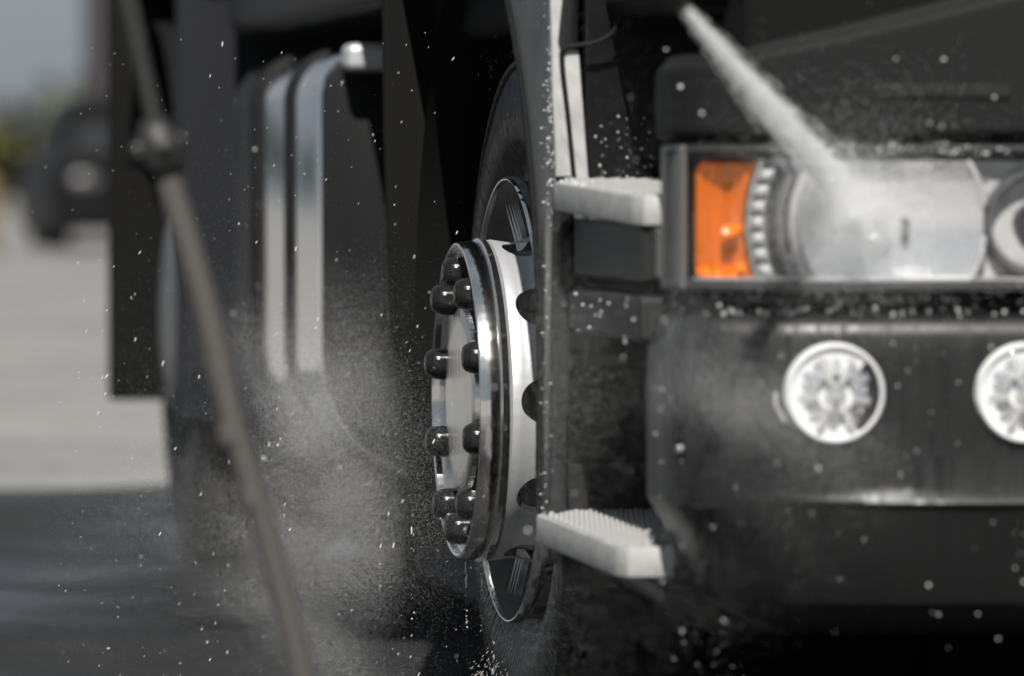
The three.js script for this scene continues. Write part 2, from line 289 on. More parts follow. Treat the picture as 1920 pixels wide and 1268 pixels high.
const zf = x => at(sOfX(x))[1];
const onFront = (s, y, d) => { const [x, z, nx, nz] = at(s); return [x + nx * d, y, z + nz * d]; };
// stations along s: dense near the visible corner
const stations = (s0, s1, n) => { const o = []; for (let i = 0; i <= n; i++) { const t = i / n; o.push(s0 + (s1 - s0) * (s1 - s0 > 1.2 ? t * t * 0.75 + t * 0.25 : t)); } return o; };
function sweep(profile, s0 = 0, s1 = total, n = 200, crease = 0.5, uvs = 1) {   // profile(x) -> [[d, y], ...]
  const st = stations(s0, s1, n), k = profile(0).length - 1;
  const g = grid(n, k, (u, v) => { const s = st[Math.round(u * n)], p = profile(at(s)[0])[Math.round(v * k)]; return onFront(s, p[1], p[0]); });
  const uv = g.attributes.uv, p = g.attributes.position;
  for (let i = 0; i < uv.count; i++) uv.setXY(i, st[i % (n + 1)] * uvs, p.getY(i) * uvs);
  return toCreasedNormals(g, crease);
}
const bumper = part('front_bumper', truck);
{
  const ridge = x => sstep(-0.01, 0.3, x);
  const skin = sweep(x => { const r = ridge(x), c = 1 - sstep(-0.02, 0.12, x); return [[-0.12, 0.3], [-0.06 - 0.03 * c, 0.318], [-0.03 - 0.025 * c, 0.34], [-0.016 - 0.022 * c, 0.37], [-0.004 - 0.016 * c, 0.41], [0.006 * r, 0.444], [0.0125 * r, 0.4475], [0.0135 * r, 0.45], [0.0115 * r, 0.4535], [0.001 * r, 0.4635], [0, 0.468], [0.001, 0.52], [0, 0.6], [-0.001, 0.626], [-0.004, 0.636], [-0.011, 0.645], [-0.022, 0.651], [-0.06, 0.653], [-0.1, 0.653]]; }, 0, total, 320, 0.5, 2);
  // openings for the fog lamps are bowls set into the skin: cut them out
  const b = new Brush(clean(skin)); let cut = skin;
  obj('bumper_skin', cut, M.bumperPlastic, bumper);
  obj('top_seal', sweep(() => [[-0.07, 0.654], [-0.024, 0.655], [-0.02, 0.66], [-0.022, 0.668], [-0.03, 0.671], [-0.07, 0.672]], 0, total, 160), M.rubberSeal, bumper);
  // number of small openings
  const hole = (x, y, r) => obj('bolt_hole', latheZ([[r * 1.25, 0.0012], [r, 0.002], [r * 0.9, -0.0005], [0, -0.0006]], 24), M.black, bumper).position.set(x, y, zf(x) + 0.0012);
  hole(0.152, 0.498, 0.007); hole(0.108, 0.497, 0.004);
  const slot = part('corner_marker', bumper, [-0.0255, 0.512, 1.3]); slot.rotation.y = -1.0;
  obj('recess', latheZ([[0.013, 0.0], [0.0115, 0.002], [0.009, 0.0005], [0, 0.0003]], 28).scale(0.8, 1.9, 1), M.black, slot);
  obj('button', new THREE.SphereGeometry(0.0055, 16, 12).translate(-0.001, -0.008, 0.002), M.chrome, slot);
}
function fogLamp(x, paleArc) {
  const z = zf(x), f = part('fog_lamp', truck, [x, 0.566, z + 0.004]); f.rotation.y = -0.06;
  obj('bezel', latheZ([[0.0485, -0.004], [0.048, 0.003], [0.0495, 0.0055], [0.0515, 0.005], [0.053, 0.003], [0.054, -0.008]], 72), M.whiteTrim, f);
  obj('reflector', latheZ([[0.049, -0.002], [0.0485, -0.0005], [0.04, -0.001], [0.0, -0.0016]], 48), M.whiteTrim, f);
  // facets of the reflector stand in front of the back plate, under the lens
  const fac = []; for (let k = 0; k < 18; k++) { const a = k / 18 * Math.PI * 2 + 0.3; const g = new THREE.BoxGeometry(0.0085, 0.021, 0.002).rotateX(-0.3 - 0.25 * (k % 2)).translate(0, 0.029, 0.002).rotateZ(a); fac.push(g); }
  obj('facets', fac, M.reflector, f);
  obj('bulb_shield', latheZ([[0, 0.009], [0.006, 0.0085], [0.0105, 0.006], [0.012, 0.001], [0.012, -0.001]], 28), M.bulb, f);
  for (const a of [0.45, -0.45, 2.69, -2.69]) obj('strut', new THREE.BoxGeometry(0.007, 0.03, 0.003).translate(0, 0.026, 0.005).rotateZ(a), M.led, f);
  obj('lens', latheZ([[0.049, 0.004], [0.042, 0.0085], [0.025, 0.0125], [0, 0.0145]], 56, 1.2), M.clear, f);
  if (paleArc) obj('pale_arc', tube([[-0.064, 0.002, 0.0], [-0.063, -0.013, 0.001], [-0.053, -0.03, 0.0]], 0.0022, 16, 8), M.silver, f);  // thin pale arc at the left of the lamp
  return f;
}
fogLamp(0.1225, true); fogLamp(0.3235, false); 

// headlight
const lamp = part('headlight', truck);
{
  const yB = 0.674, yT = 0.828, s0 = sOfX(-0.024) - 0.06, sE = sOfX(0.62);
  // dark case behind everything, with floor, roof and side so that only the front is open
  obj('case', [sweep(() => [[-0.006, yB], [-0.03, yB + 0.001], [-0.085, yB + 0.004], [-0.09, yB + 0.02], [-0.09, yT - 0.02], [-0.085, yT - 0.004], [-0.03, yT - 0.001], [-0.006, yT]], sOfX(-0.005), sE, 60, 0.6), box(-0.03, -0.022, yB, yT, 1.2, 1.31, 0.003)], M.housing, lamp);
  obj('case_side', sweep(() => [[-0.012, yB + 0.002], [-0.02, yB + 0.02], [-0.02, yT - 0.02], [-0.012, yT - 0.002]], 0.02, sOfX(-0.0235), 30, 0.6), M.blackPlastic, lamp);
  obj('bezel', [sweep(() => [[-0.012, yB - 0.001], [0.002, yB], [0.003, yB + 0.005], [-0.001, yB + 0.010], [-0.012, yB + 0.012]], s0, sE, 80, 0.7), sweep(() => [[-0.012, yT - 0.012], [-0.001, yT - 0.010], [0.003, yT - 0.005], [0.002, yT], [-0.012, yT + 0.001]], s0, sE, 80, 0.7), grid(10, 6, (u, v) => { const s = s0 - 0.001 + 0.016 * u; return onFront(s, yB + (yT - yB) * v, 0.003 * Math.sin(Math.PI * u)); })], M.bezel, lamp);
  obj('inner_frame', sweep(() => [[-0.02, yB + 0.011], [-0.004, yB + 0.0115], [-0.004, yB + 0.014], [-0.06, yB + 0.016]], sOfX(-0.02), sE, 60, 0.7), M.silver, lamp);
  // turn signal
  const ts = part('turn_signal', lamp);
  const xl = -0.0225, arc = y => 0.187 - Math.sqrt(Math.max(0, 0.159 ** 2 - (y - 0.745) ** 2));
  const sig = (d, inset, nu, flute) => grid(nu, 24, (u, v) => {
    const y = 0.686 + inset + (0.126 - 2 * inset) * v, round = 0.010 * (1 - Math.sqrt(Math.max(0, 1 - Math.pow(Math.abs(2 * v - 1), 8))));
    const sA = sOfX(xl) + inset + round, sB = sOfX(arc(y)) - inset, s = sA + (sB - sA) * u;
    return onFront(s, y, d(u, v) + (flute ? 0.0022 * Math.cos(u * flute * 6.2832) : 0));
  });
  obj('amber_lens', sig((u, v) => -0.007 - 0.006 * Math.pow(Math.abs(2 * v - 1), 8), 0, 24, 0), M.amber, ts);
  obj('amber_reflector', sig((u, v) => -0.013 - 0.026 * Math.sin(Math.PI * u) * (1 - 0.3 * Math.pow(2 * v - 1, 2)), 0.002, 60, 7), M.amberBack, ts);
  { const p = onFront(sOfX(0.012), 0.737, -0.016); obj('bulb', latheZ([[0, 0.009], [0.006, 0.0075], [0.0085, 0.002], [0.0085, -0.01], [0, -0.012]], 24).rotateY(-0.2).scale(1.25, 0.85, 1).translate(...p), M.amberBulb, ts); }
  { const p = onFront(sOfX(0.022), 0.697, -0.016); obj('bulb', new THREE.SphereGeometry(0.0055, 16, 12).translate(...p), M.amberBulb, ts); }
  // row of light guides along the arc and the rings round the main lamp
  const arcPt = (r, y, d) => { const x = 0.187 - Math.sqrt(Math.max(1e-6, r * r - (y - 0.745) ** 2)); return onFront(sOfX(x), y, d); };
  const ring = (r, w, d, mat, name) => obj(name, grid(10, 40, (u, v) => { const y = 0.685 + 0.128 * v, a = (u - 0.5) * Math.PI, rr_ = r + w * 0.5 * Math.sin(a); return arcPt(rr_, y, d + w * 0.4 * Math.cos(a)); }), mat, lamp);
  ring(0.156, 0.006, -0.012, M.chrome, 'trim_ring');
  ring(0.1325, 0.012, -0.03, M.blackGloss, 'trim_ring');
  ring(0.122, 0.009, -0.024, M.housing, 'trim_ring');
  ring(0.1065, 0.013, -0.016, M.silver, 'trim_ring');
  for (let i = 0; i < 8; i++) { const y = 0.69 + i * 0.0168; obj('light_guide', grid(8, 8, (u, v) => { const yy = y + 0.0115 * v, rr_ = 0.1515 - 0.012 * u; return arcPt(rr_, yy, -0.014 + 0.004 * Math.sin(Math.PI * u) * Math.sin(Math.PI * v)); }), M.led, lamp); }
  obj('guide_channel', grid(4, 30, (u, v) => arcPt(0.155 - 0.018 * u, 0.685 + 0.128 * v, -0.02)), M.housing, lamp);
  // main reflector: paraboloid with soft vertical flutes, cut by the lamp's outline
  const cx = 0.187, cy = 0.745, right = y => y > cy ? 0.281 - 0.42 * Math.max(0, y - cy - 0.018) : 0.281 - 0.3 * Math.max(0, cy - 0.012 - y);
  obj('main_reflector', grid(90, 60, (u, v) => {
    const y = 0.686 + 0.126 * v, xA = cx - Math.sqrt(0.1 * 0.1 - (y - cy) ** 2), x = xA + (right(y) - xA) * u, dx = x - cx, dy = y - cy;
    const q = Math.round(dx / 0.014) * 0.014, e = (dx - q);
    const z = -0.034 + 3.0 * (dx * dx + dy * dy) + 12 * e * e;
    return [x, y, zf(x) + Math.min(z, -0.004)];
  }, [1, 1], 0.35), M.reflector, lamp);
  { const p = [cx - 0.012, cy + 0.01, 1.388 - 0.045]; const m = part('bulb_holder', lamp, p);
    obj('bulb', latheZ([[0, 0.03], [0.006, 0.028], [0.008, 0.02], [0.008, -0.03], [0, -0.03]], 24), M.bulb, m); 
    }
  { const m = part('bulb_holder', lamp, [cx - 0.012, cy - 0.018, 1.388 - 0.045]); obj('bulb', latheZ([[0, 0.03], [0.008, 0.028], [0.011, 0.02], [0.011, -0.03], [0, -0.03]], 24).scale(1.2, 0.7, 1), M.bulb, m); }
  for (const [a, b] of [[[0.264, 0.812], [0.281, 0.766]], [[0.281, 0.732], [0.268, 0.687]], [[0.1, 0.6855], [0.268, 0.6865]]]) obj('lamp_edge', tube([[a[0], a[1], zf(a[0]) - 0.006], [(a[0] + b[0]) / 2 + (a[1] > b[1] ? 0.003 : 0), (a[1] + b[1]) / 2, zf((a[0] + b[0]) / 2) - 0.004], [b[0], b[1], zf(b[0]) - 0.006]], 0.0035, 16, 8), M.silver, lamp);
  { const m = part('bulb_shield', lamp, [cx + 0.016, cy - 0.006, 1.388 - 0.05]);  // added black plate and arm, standing in for a dark reflection in the bowl
    obj('dark_reflection_plate', box(-0.004, 0.004, -0.017, 0.013, -0.02, 0.03, 0.0039), M.blackGloss, m); obj('dark_reflection_arm', box(-0.03, 0.0, -0.003, 0.003, -0.01, 0.0, 0.001), M.darkMetal, m); }
  // round high beam
  const hb = part('high_beam', lamp, [0.341, 0.745, zf(0.341) - 0.012]); hb.rotation.y = -0.05;
  obj('ring', latheZ([[0.05, -0.01], [0.0505, 0.002], [0.053, 0.006], [0.0565, 0.006], [0.0585, 0.001], [0.059, -0.02]], 72), M.housing, hb);
  obj('bowl', latheZ([[0.0505, -0.002], [0.046, -0.02], [0.036, -0.038], [0.02, -0.05], [0, -0.053]], 48, 0.2), M.blackChrome, hb);
  obj('projector', latheZ([[0, 0.0], [0.012, -0.002], [0.022, -0.009], [0.026, -0.02], [0.028, -0.04]], 40), M.glassDark, hb);
  obj('corner_panel', [grid(8, 20, (u, v) => { const y = 0.686 + 0.126 * v, a = right(y) + 0.004; return [a + (0.40 - a) * u, y, zf(0.34) - 0.03]; })], M.silver, lamp);
  obj('lens_cover', sweep(() => [[-0.001, yB + 0.008], [0.0, 0.71], [0.001, 0.745], [0.0, 0.79], [-0.001, yT - 0.008]], sOfX(-0.026), sE, 80, 1.2), M.clear, lamp);
}

// panel above the headlight, with a rounded corner and a rising top edge
{
  const yBot = 0.833, topE = x => 0.925 + 0.006 * sstep(-0.03, 0.05, x) + 0.255 * Math.pow(Math.max(0, x - 0.02), 1.05);
  const patch = (sA, inset, dBase) => {
    const nu = 110, nv = 34, sB = sOfX(1.15), st = [];
    for (let i = 0; i <= nu; i++) { const t = i / nu; st.push(sA + inset + (sB - sA - inset) * (0.1 * t + 0.9 * t * t * t)); }
    return grid(nu, nv, (u, v) => {
      const s = st[Math.round(u * nu)], [x] = at(s), R = 0.032;
      let yt = topE(x) - inset; const ds = s - sA - inset; if (ds < R) yt -= R - Math.sqrt(R * R - (R - ds) ** 2);
      const yb = yBot + inset * 0.3; const y = yb + (yt - yb) * v;
      const e = Math.min(1, Math.min((yt - y), (y - yb) * 1.2, ds * 1.0) / 0.012);
      return onFront(s, y, dBase - 0.010 * (1 - Math.sqrt(Math.max(0, 1 - (1 - e) ** 2))));
    });
  };
  obj('upper_panel', patch(0.035, 0, -0.006), M.upperPlastic, truck);
  obj('upper_panel_face', patch(0.046, 0.008, 0.004), M.upperPlastic, truck);
  obj('upper_trim', sweep(() => [[-0.004, 0.874], [0.005, 0.876], [0.008, 0.881], [0.006, 0.89], [-0.004, 0.899]], sOfX(0.165), sOfX(0.305), 40, 0.8), M.upperPlastic, truck);
  obj('panel_shadow_gap', sweep(() => [[-0.02, 0.826], [-0.012, 0.829], [-0.012, 0.833], [-0.02, 0.836]], 0.03, total, 120), M.rubberSeal, truck);
}
// ---- cab, chassis and what lies behind the wheel ------------------------------------------------------------------
{
  const cab = part('cab', truck);
  obj('front_wall', sweep(() => [[-0.08, 0.8], [-0.08, 1.0], [-0.06, 1.25], [-0.06, 2.0], [-0.12, 2.6], [-0.22, 3.2], [-0.35, 3.3]], 0.02, total - 0.02, 120, 0.4), M.black, cab);
  obj('body', box(-0.045, 2.4, 1.16, 3.25, -0.95, 1.2, 0.1), M.slate, cab);
  obj('windscreen', sweep(() => [[-0.05, 1.75], [-0.055, 2.0], [-0.11, 2.58]], sOfX(0.1), sOfX(2.2), 60, 1), M.glassDark, cab);
  obj('door', box(-0.05, 0.02, 1.165, 2.5, -0.8, 0.69, 0.01), M.blackGloss, cab);
  obj('floor', box(0.0, 2.4, 0.98, 1.15, -0.95, 1.2, 0.02), M.black, cab);
  // curved bottom corner of the door seal
  obj('door_seal', tube([[-0.041, 0.79, 0.729], [-0.048, 0.86, 0.729], [-0.0555, 0.93, 0.73], [-0.054, 0.943, 0.731], [-0.04, 0.9465, 0.732], [-0.015, 0.951, 0.735], [0.003, 0.962, 0.74], [0.012, 0.985, 0.745], [0.016, 1.05, 0.745]], 0.0033, 60, 8), M.rubberSeal, cab);
  const ch = part('chassis', truck);
  obj('frame', box(0.5, 1.9, 0.35, 1.0, -5.0, 1.1, 0.03), M.black, ch);  // unseen solid block, placed to stop light under the truck
  obj('unseen_light_block', box(0.44, 0.5, 0.15, 1.1, -1.3, 1.1, 0.02), M.black, ch);  // unseen dark wall, keeps light from passing beneath the cab
  obj('side_box', box(0.1, 0.5, 0.15, 0.95, -1.5, -0.68, 0.02), M.slate, ch);
  obj('upper_fairing', box(0.02, 0.5, 1.055, 2.6, -3.4, -0.9, 0.03), M.slate, ch);
  obj('rear_panel', box(-0.07, 0.42, 0.3, 1.16, -3.52, -3.48, 0.012), M.slate, ch);
  obj('rear_mudguard', grid(40, 6, (u, v) => { const a = -0.15 + (Math.PI + 0.3) * u; return [-0.06 + 0.5 * v, 0.5 + 0.6 * Math.sin(a), -4.1 + 0.6 * Math.cos(a)]; }), M.black, ch);
  obj('rear_flap', box(-0.1, 0.45, 0.3, 1.5, -4.66, -4.62, 0.01), M.black, ch);
  obj('rear_body', box(-0.05, 2.4, 1.2, 2.8, -4.9, -3.4, 0.03), M.slate, ch);
}
// ---- fuel tank ---------------------------------------------------------------------------------------------------
{
  const t = part('fuel_tank', truck);
  const tankShape = (e = 0) => { const s = new THREE.Shape(), xo = -0.022 - e, y0 = 0.262 - e, y1 = 0.998 + e, xi = 0.5; const rt = 0.085 + e, rb = 0.235 + e;
    s.moveTo(xi, y0); s.lineTo(xo + rb, y0); s.absarc(xo + rb * 0.85, y0 + rb, rb * 0.85, -Math.PI / 2, -Math.PI, true); s.lineTo(xo, y1 - rt); s.absarc(xo + rt, y1 - rt, rt, Math.PI, Math.PI / 2, true); s.lineTo(xi, y1); s.closePath(); return s; };
  const ex = (s, z0, z1, b = 0.004) => toCreasedNormals(new THREE.ExtrudeGeometry(s, { depth: z1 - z0 - 2 * b, bevelEnabled: true, bevelThickness: b, bevelSize: b * 0.9, bevelOffset: -b * 0.9, bevelSegments: 4, curveSegments: 40 }).translate(0, 0, z0 + b), 0.5);
  obj('tank_body', ex(tankShape(), -2.93, -1.735, 0.004), M.tank, t);
  obj('end_cap', ex(tankShape(-0.006), -1.745, -1.728, 0.004), M.tankEndShade, t);
  obj('strap', ex(tankShape(0.008), -2.125, -2.04, 0.006), M.rubberSeal, t);
  obj('strap', ex(tankShape(0.008), -2.625, -2.535, 0.006), M.rubberSeal, t);
  obj('top_bracket', box(0.014, 0.4, 0.958, 1.004, -1.727, -1.65, 0.014), M.satin, t);
}

// =================================================================================================================
// WASHER: hose, lance, jet
{
  const w = thing('washer_hose', 'dark rubber washer hose with a coupling hanging in front of the truck side', 'hose');
  const low = [[-0.2, 0.012, 2.9], [-0.36, 0.015, 2.5], [-0.46, 0.08, 2.12], [-0.51, 0.24, 2.0], [-0.524, 0.335, 2.0], [-0.557, 0.467, 2.0], [-0.587, 0.566, 2.0], [-0.616, 0.689, 2.0], [-0.645, 0.787, 2.0], [-0.652, 0.81, 2.0]];
  obj('hose', tube(low, 0.0125, 120, 14), M.hose, w);
  obj('lance_tube', tube([[-0.655, 0.826, 2.0], [-0.684, 0.958, 2.0], [-0.72, 1.12, 2.0], [-0.74, 1.4, 2.05]], 0.009, 40, 12), M.coupling, w);
  const k = part('coupling', w, [-0.655, 0.824, 2.0]); k.rotation.z = 0.22;
  obj('collar', new THREE.LatheGeometry([[0, -0.03], [0.014, -0.028], [0.017, -0.02], [0.021, -0.014], [0.0235, 0.0], [0.021, 0.013], [0.016, 0.018], [0.013, 0.026], [0, 0.028]].map(p => new THREE.Vector2(...p)), 28), M.coupling, k);
  obj('lever', box(-0.028, 0.026, -0.008, 0.009, -0.012, 0.014, 0.006), M.coupling, k);
  obj('pin', new THREE.SphereGeometry(0.008, 14, 10).translate(0.001, 0.002, 0.026), M.hose, k);
  for (const [x, y] of [[-0.5905, 0.562], [-0.571, 0.503]]) { const f = obj('ferrule', new THREE.CylinderGeometry(0.0136, 0.014, 0.02, 20), M.hose, w); f.position.set(x, y, 2.0); f.rotation.z = 0.3; }
}
const jetA = new THREE.Vector3(-0.121, 0.961, 1.78), jetB = new THREE.Vector3(0.121, 0.784, 1.395);
{
  const l = thing('spray_lance', 'thin metal spray lance whose nozzle throws the water jet', 'lance');
  const dir = jetB.clone().sub(jetA).normalize(), back = d => jetA.clone().addScaledVector(dir, -d).toArray();
  obj('tube', tube([back(0.03), back(0.3), back(0.9)], 0.007, 12, 12), M.darkMetal, l);
  const n = obj('nozzle', new THREE.LatheGeometry([[0, 0.0], [0.004, 0.0], [0.009, -0.008], [0.011, -0.02], [0.011, -0.045], [0, -0.045]].map(p => new THREE.Vector2(...p)), 20), M.coupling, l);
  n.quaternion.setFromUnitVectors(new THREE.Vector3(0, 1, 0), dir); n.position.copy(jetA);
}
function drops(name, label, list, mat, geo, category = 'water') {   // list of [x, y, z, r, stretchY?]
  const m = new THREE.InstancedMesh(geo, mat, list.length), o = new THREE.Object3D();
  list.forEach(([x, y, z, r, s = 1, tilt = 0], i) => { o.position.set(x, y, z); o.scale.set(r, r * s, r); o.rotation.set(0, 0, tilt); o.updateMatrix(); m.setMatrixAt(i, o.matrix); });
  m.name = numbered(name); m.castShadow = m.receiveShadow = true; scene.add(m); tag(m, label, category, null, 'stuff'); return m;
}
const dotGeo = new THREE.OctahedronGeometry(1, 0), beadGeo = new THREE.IcosahedronGeometry(1, 2);
{
  const dir = jetB.clone().sub(jetA), L = dir.length(); dir.normalize();
  const s = new THREE.Vector3().crossVectors(dir, new THREE.Vector3(0, 1, 0)).normalize(), u = new THREE.Vector3().crossVectors(s, dir), p = new THREE.Vector3(), list = [];
  const strand = []; for (let k = 0; k < 130; k++) strand.push([Math.min(2.3, Math.abs(gauss())), rnd() * 6.2832, rr(0.5, 1.6), rnd() * 9]);
  for (let i = 0; i < 40000; i++) {
    const t = Math.pow(rnd(), 0.7), k = strand[Math.floor(rnd() * strand.length)];
    if (rnd() > k[2] * (0.65 + 0.9 * noise.noise(t * 9, k[3], 0.5))) continue;
    const R = 0.003 + 0.0122 * t, r = R * k[0] + 0.0012 * gauss() * (0.4 + t), a = k[1] + 0.12 * gauss();
    p.copy(jetA).addScaledVector(dir, t * L).addScaledVector(s, r * Math.cos(a)).addScaledVector(u, r * Math.sin(a));
    list.push([p.x, p.y, p.z, rr(0.0002, 0.00048), rr(2, 6), 0.92]);
  }
  drops('water_jet', 'white water jet striking the headlight', list, M.spray, dotGeo);
  const sp = [];
  for (let i = 0; i < 70000; i++) {
    const a = rnd() * 6.2832, d = Math.abs(gauss()) * (rnd() < 0.7 ? 0.042 : 0.085), h = Math.abs(gauss()) * 0.03;
    const x = jetB.x + d * Math.cos(a) + 0.01, y = jetB.y + d * Math.sin(a) * 0.85 - 0.03;
    if (x < -0.02) continue;
    sp.push([x, y, zf(clamp(x, -0.02, 0.6)) + 0.006 + h, rr(0.0002, 0.00045)]);
  }
  drops('water_splash', 'burst of fine white droplets where the jet hits the lens', sp, M.spray, dotGeo);
}
{
  // mist: fine droplets, drifting in clouds beside the wheel and off the bumper
  const mist = [];
  const cloud = (n, c, sg, rA, rB, cut, test) => { let k = 0, tries = 0; while (k < n && tries++ < n * 14) { const x = c[0] + sg[0] * gauss(), y = c[1] + sg[1] * gauss(), z = c[2] + sg[2] * gauss(); if (y < 0.02 || (test && !test(x, y, z))) continue; if (fbm(x * 4 + 1, y * 4 + x * 1.5, z * 1.2, 3) < cut + 0.1 * gauss()) continue; mist.push([x, y, z, rr(rA, rB)]); k++; } };
  const outside = (x, y, z) => x < -0.075 || (z < -0.7 && x < -0.03);
  cloud(290000, [-0.17, 0.26, -0.6], [0.13, 0.18, 0.36], 0.00009, 0.00022, 0.03, outside);
  cloud(210000, [-0.15, 0.41, -0.75], [0.08, 0.1, 0.32], 0.00009, 0.00022, 0.05, outside);
  cloud(40000, [-0.25, 0.25, -0.1], [0.2, 0.18, 0.3], 0.00008, 0.0002, 0.05, outside);
  const before = (x, y, z) => z > zf(clamp(x, -0.02, 1.2)) + 0.015 || x < -0.075;
  cloud(60000, [0.0, 0.53, 1.45], [0.11, 0.08, 0.06], 0.0001, 0.00024, 0.06, before);
  cloud(24000, [-0.09, 0.55, 1.1], [0.03, 0.16, 0.25], 0.0001, 0.00026, 0.05, before);
  drops('mist', 'fine grey water mist drifting beside the wheel and over the bumper', mist, M.spray, dotGeo);
}
{
  // flying drops that can be seen singly
  const fly = [];
  for (let i = 0; i < 480; i++) { const x = -0.08 - 0.5 * Math.pow(rnd(), 1.3), y = 0.08 + 0.9 * Math.pow(rnd(), 1.7), z = 0.35 * gauss() - 0.1; fly.push([x, y, z, 0.0003 + 0.0006 * Math.pow(rnd(), 4), rr(2, 4.5), rr(-0.7, -0.1)]); }
  for (let i = 0; i < 26; i++) fly.push([rr(-0.6, -0.1), rr(0.15, 0.95), rr(0.8, 1.7), 0.0007 + 0.0014 * Math.pow(rnd(), 2)]);
  for (let i = 0; i < 80; i++) { const x = rr(-0.12, 0.34), y = 0.3 + 0.6 * rnd(); fly.push([x, y, zf(clamp(x, -0.02, 1)) + rr(0.03, 0.16), 0.0005 + 0.0015 * Math.pow(rnd(), 2.5)]); }
  // strings of drops falling from the hub and the step
  for (const [x, z, y0, y1, n] of [[-0.053, 0.0, 0.285, 0.19, 14], [-0.036, 0.02, 0.285, 0.2, 10], [-0.124, 0.0, 0.35, 0.2, 11]]) for (let i = 0; i < n; i++) { const t = i / n; fly.push([x + rr(-0.0015, 0.0015), y0 + (y1 - y0) * clamp(t + 0.04 * gauss()), z + 0.004 * gauss(), 0.0004 + 0.0008 * Math.pow(rnd(), 2), t < 0.35 ? 5 : rr(1.1, 1.8)]); }
  for (let i = 0; i < 26; i++) fly.push([rr(-0.03, 0.05), rr(0.21, 0.33), rr(1.22, 1.33), rr(0.0003, 0.0009), rr(1, 2)]);
  for (let i = 0; i < 90; i++) { const a = rr(-0.9, 0.5), d = 0.07 * Math.sqrt(rnd()); fly.push([-0.02 + d * Math.sin(a) * 0.7, 0.19 - d * Math.cos(a), 0.02, rr(0.00015, 0.0003), rr(4, 12), a * 0.6 - 0.4]); }
  drops('water_drops', 'bright water drops flying off the truck', fly, M.water, beadGeo);
  // beads sitting on the truck
  const bead = [];
  for (let i = 0; i < 150; i++) { const s = rr(0.04, sOfX(0.42)); const p = onFront(s, rr(0.646, 0.676), -0.014 + rr(-0.006, 0.004)); bead.push([...p, rr(0.001, 0.0024)]); }
  for (let i = 0; i < 60; i++) { const s = rr(sOfX(0.1), sOfX(0.42)); bead.push([...onFront(s, rr(0.818, 0.83), 0.003), rr(0.0009, 0.0018)]); }
  for (let i = 0; i < 90; i++) { const s = rr(0.06, sOfX(0.42)), p = onFront(s, rr(0.84, 0.96), 0.006); if (rnd() < 0.16) bead.push([...p, rr(0.0012, 0.0026)]); }
  for (let i = 0; i < 60; i++) bead.push([rr(-0.015, 0.08), 0.79 + 0.075 * Math.pow(rnd(), 1.3), 0.709, 0.0005 + 0.0013 * Math.pow(rnd(), 2)]);
  for (let i = 0; i < 60; i++) bead.push([rr(-0.062, -0.0595), rr(0.78, 0.95), rr(0.66, 0.722), rr(0.0008, 0.0018)]);
  for (let i = 0; i < 60; i++) bead.push([-0.0605, rr(0.36, 1.0), rr(0.61, 0.71), rr(0.0005, 0.0013)]);
  for (let i = 0; i < 16; i++) { const z = rr(0.72, 1.14); bead.push([-0.047, rr(0.61, 0.66), z, rr(0.0008, 0.002)]); }
  for (let i = 0; i < 60; i++) { const s = rr(0.05, sOfX(0.42)); bead.push([...onFront(s, rr(0.4, 0.63), 0.002), rr(0.0005, 0.0013)]); }
  for (let i = 0; i < 70; i++) bead.push([-0.066, rr(0.36, 0.39), rr(0.66, 1.1), rr(0.0008, 0.0018)]);
  for (let i = 0; i < 60; i++) bead.push([rr(-0.06, 0.0), 0.789 - 0.012 * rnd(), rr(0.74, 0.9), rr(0.001, 0.002)]);
  drops('water_beads', 'clear water beads clinging to the truck panels', bead, M.water, beadGeo);
}

// =================================================================================================================
// BACKGROUND
{
  const c = thing('parked_car', 'dark car parked far behind on the pale concrete', 'car', [3.86, 0, -44]);
  const prof = [[-0.88, 0.3], [-0.9, 0.55], [-0.87, 0.8], [-0.8, 0.95], [-0.66, 1.36], [-0.58, 1.42], [0.58, 1.42], [0.66, 1.36], [0.8, 0.95], [0.87, 0.8], [0.9, 0.55], [0.88, 0.3]];
  const sh = k => { const s = new THREE.Shape(); prof.slice(k, prof.length - k).forEach(([x, y], i) => i ? s.lineTo(x, y) : s.moveTo(x, y)); s.closePath(); return s; };
  const low = new THREE.Shape(); [[-0.88, 0.22], [-0.91, 0.55], [-0.87, 0.82], [-0.7, 0.92], [0.7, 0.92], [0.87, 0.82], [0.91, 0.55], [0.88, 0.22]].forEach(([x, y], i) => i ? low.lineTo(x, y) : low.moveTo(x, y)); low.closePath();
  obj('body', new THREE.ExtrudeGeometry(low, { depth: 4.1, bevelEnabled: true, bevelThickness: 0.08, bevelSize: 0.05, bevelSegments: 3 }).translate(0, 0, -4.1), M.carPaint, c);
  const top = new THREE.Shape(); [[-0.76, 0.9], [-0.6, 1.38], [-0.5, 1.43], [0.5, 1.43], [0.6, 1.38], [0.76, 0.9]].forEach(([x, y], i) => i ? top.lineTo(x, y) : top.moveTo(x, y)); top.closePath();
  obj('roof', new THREE.ExtrudeGeometry(top, { depth: 2.0, bevelEnabled: true, bevelThickness: 0.2, bevelSize: 0.03, bevelSegments: 3 }).translate(0, 0, -3.6), M.carPaint, c);
  obj('windscreen', grid(6, 6, (u, v) => [(-0.64 + 1.28 * u) * (1 - 0.18 * v), 0.95 + 0.42 * v, -1.1 - 0.45 * v]), M.glassDark, c);
  for (const s of [-1, 1]) { obj('headlight', new THREE.SphereGeometry(0.1, 16, 10).scale(1.5, 0.8, 0.4).translate(0.62 * s, 0.66, 0.07), M.housing, c); for (const z of [-0.75, -3.3]) obj('wheel', latheX([[0, 0.1], [0.2, 0.1], [0.31, 0.08], [0.32, -0.1], [0, -0.1]], 32).translate(0.8 * s, 0.32, z), M.tyreDry, c); }
  obj('number_plate', box(-0.26, 0.26, 0.42, 0.53, 0.08, 0.1), M.housing, c);
}
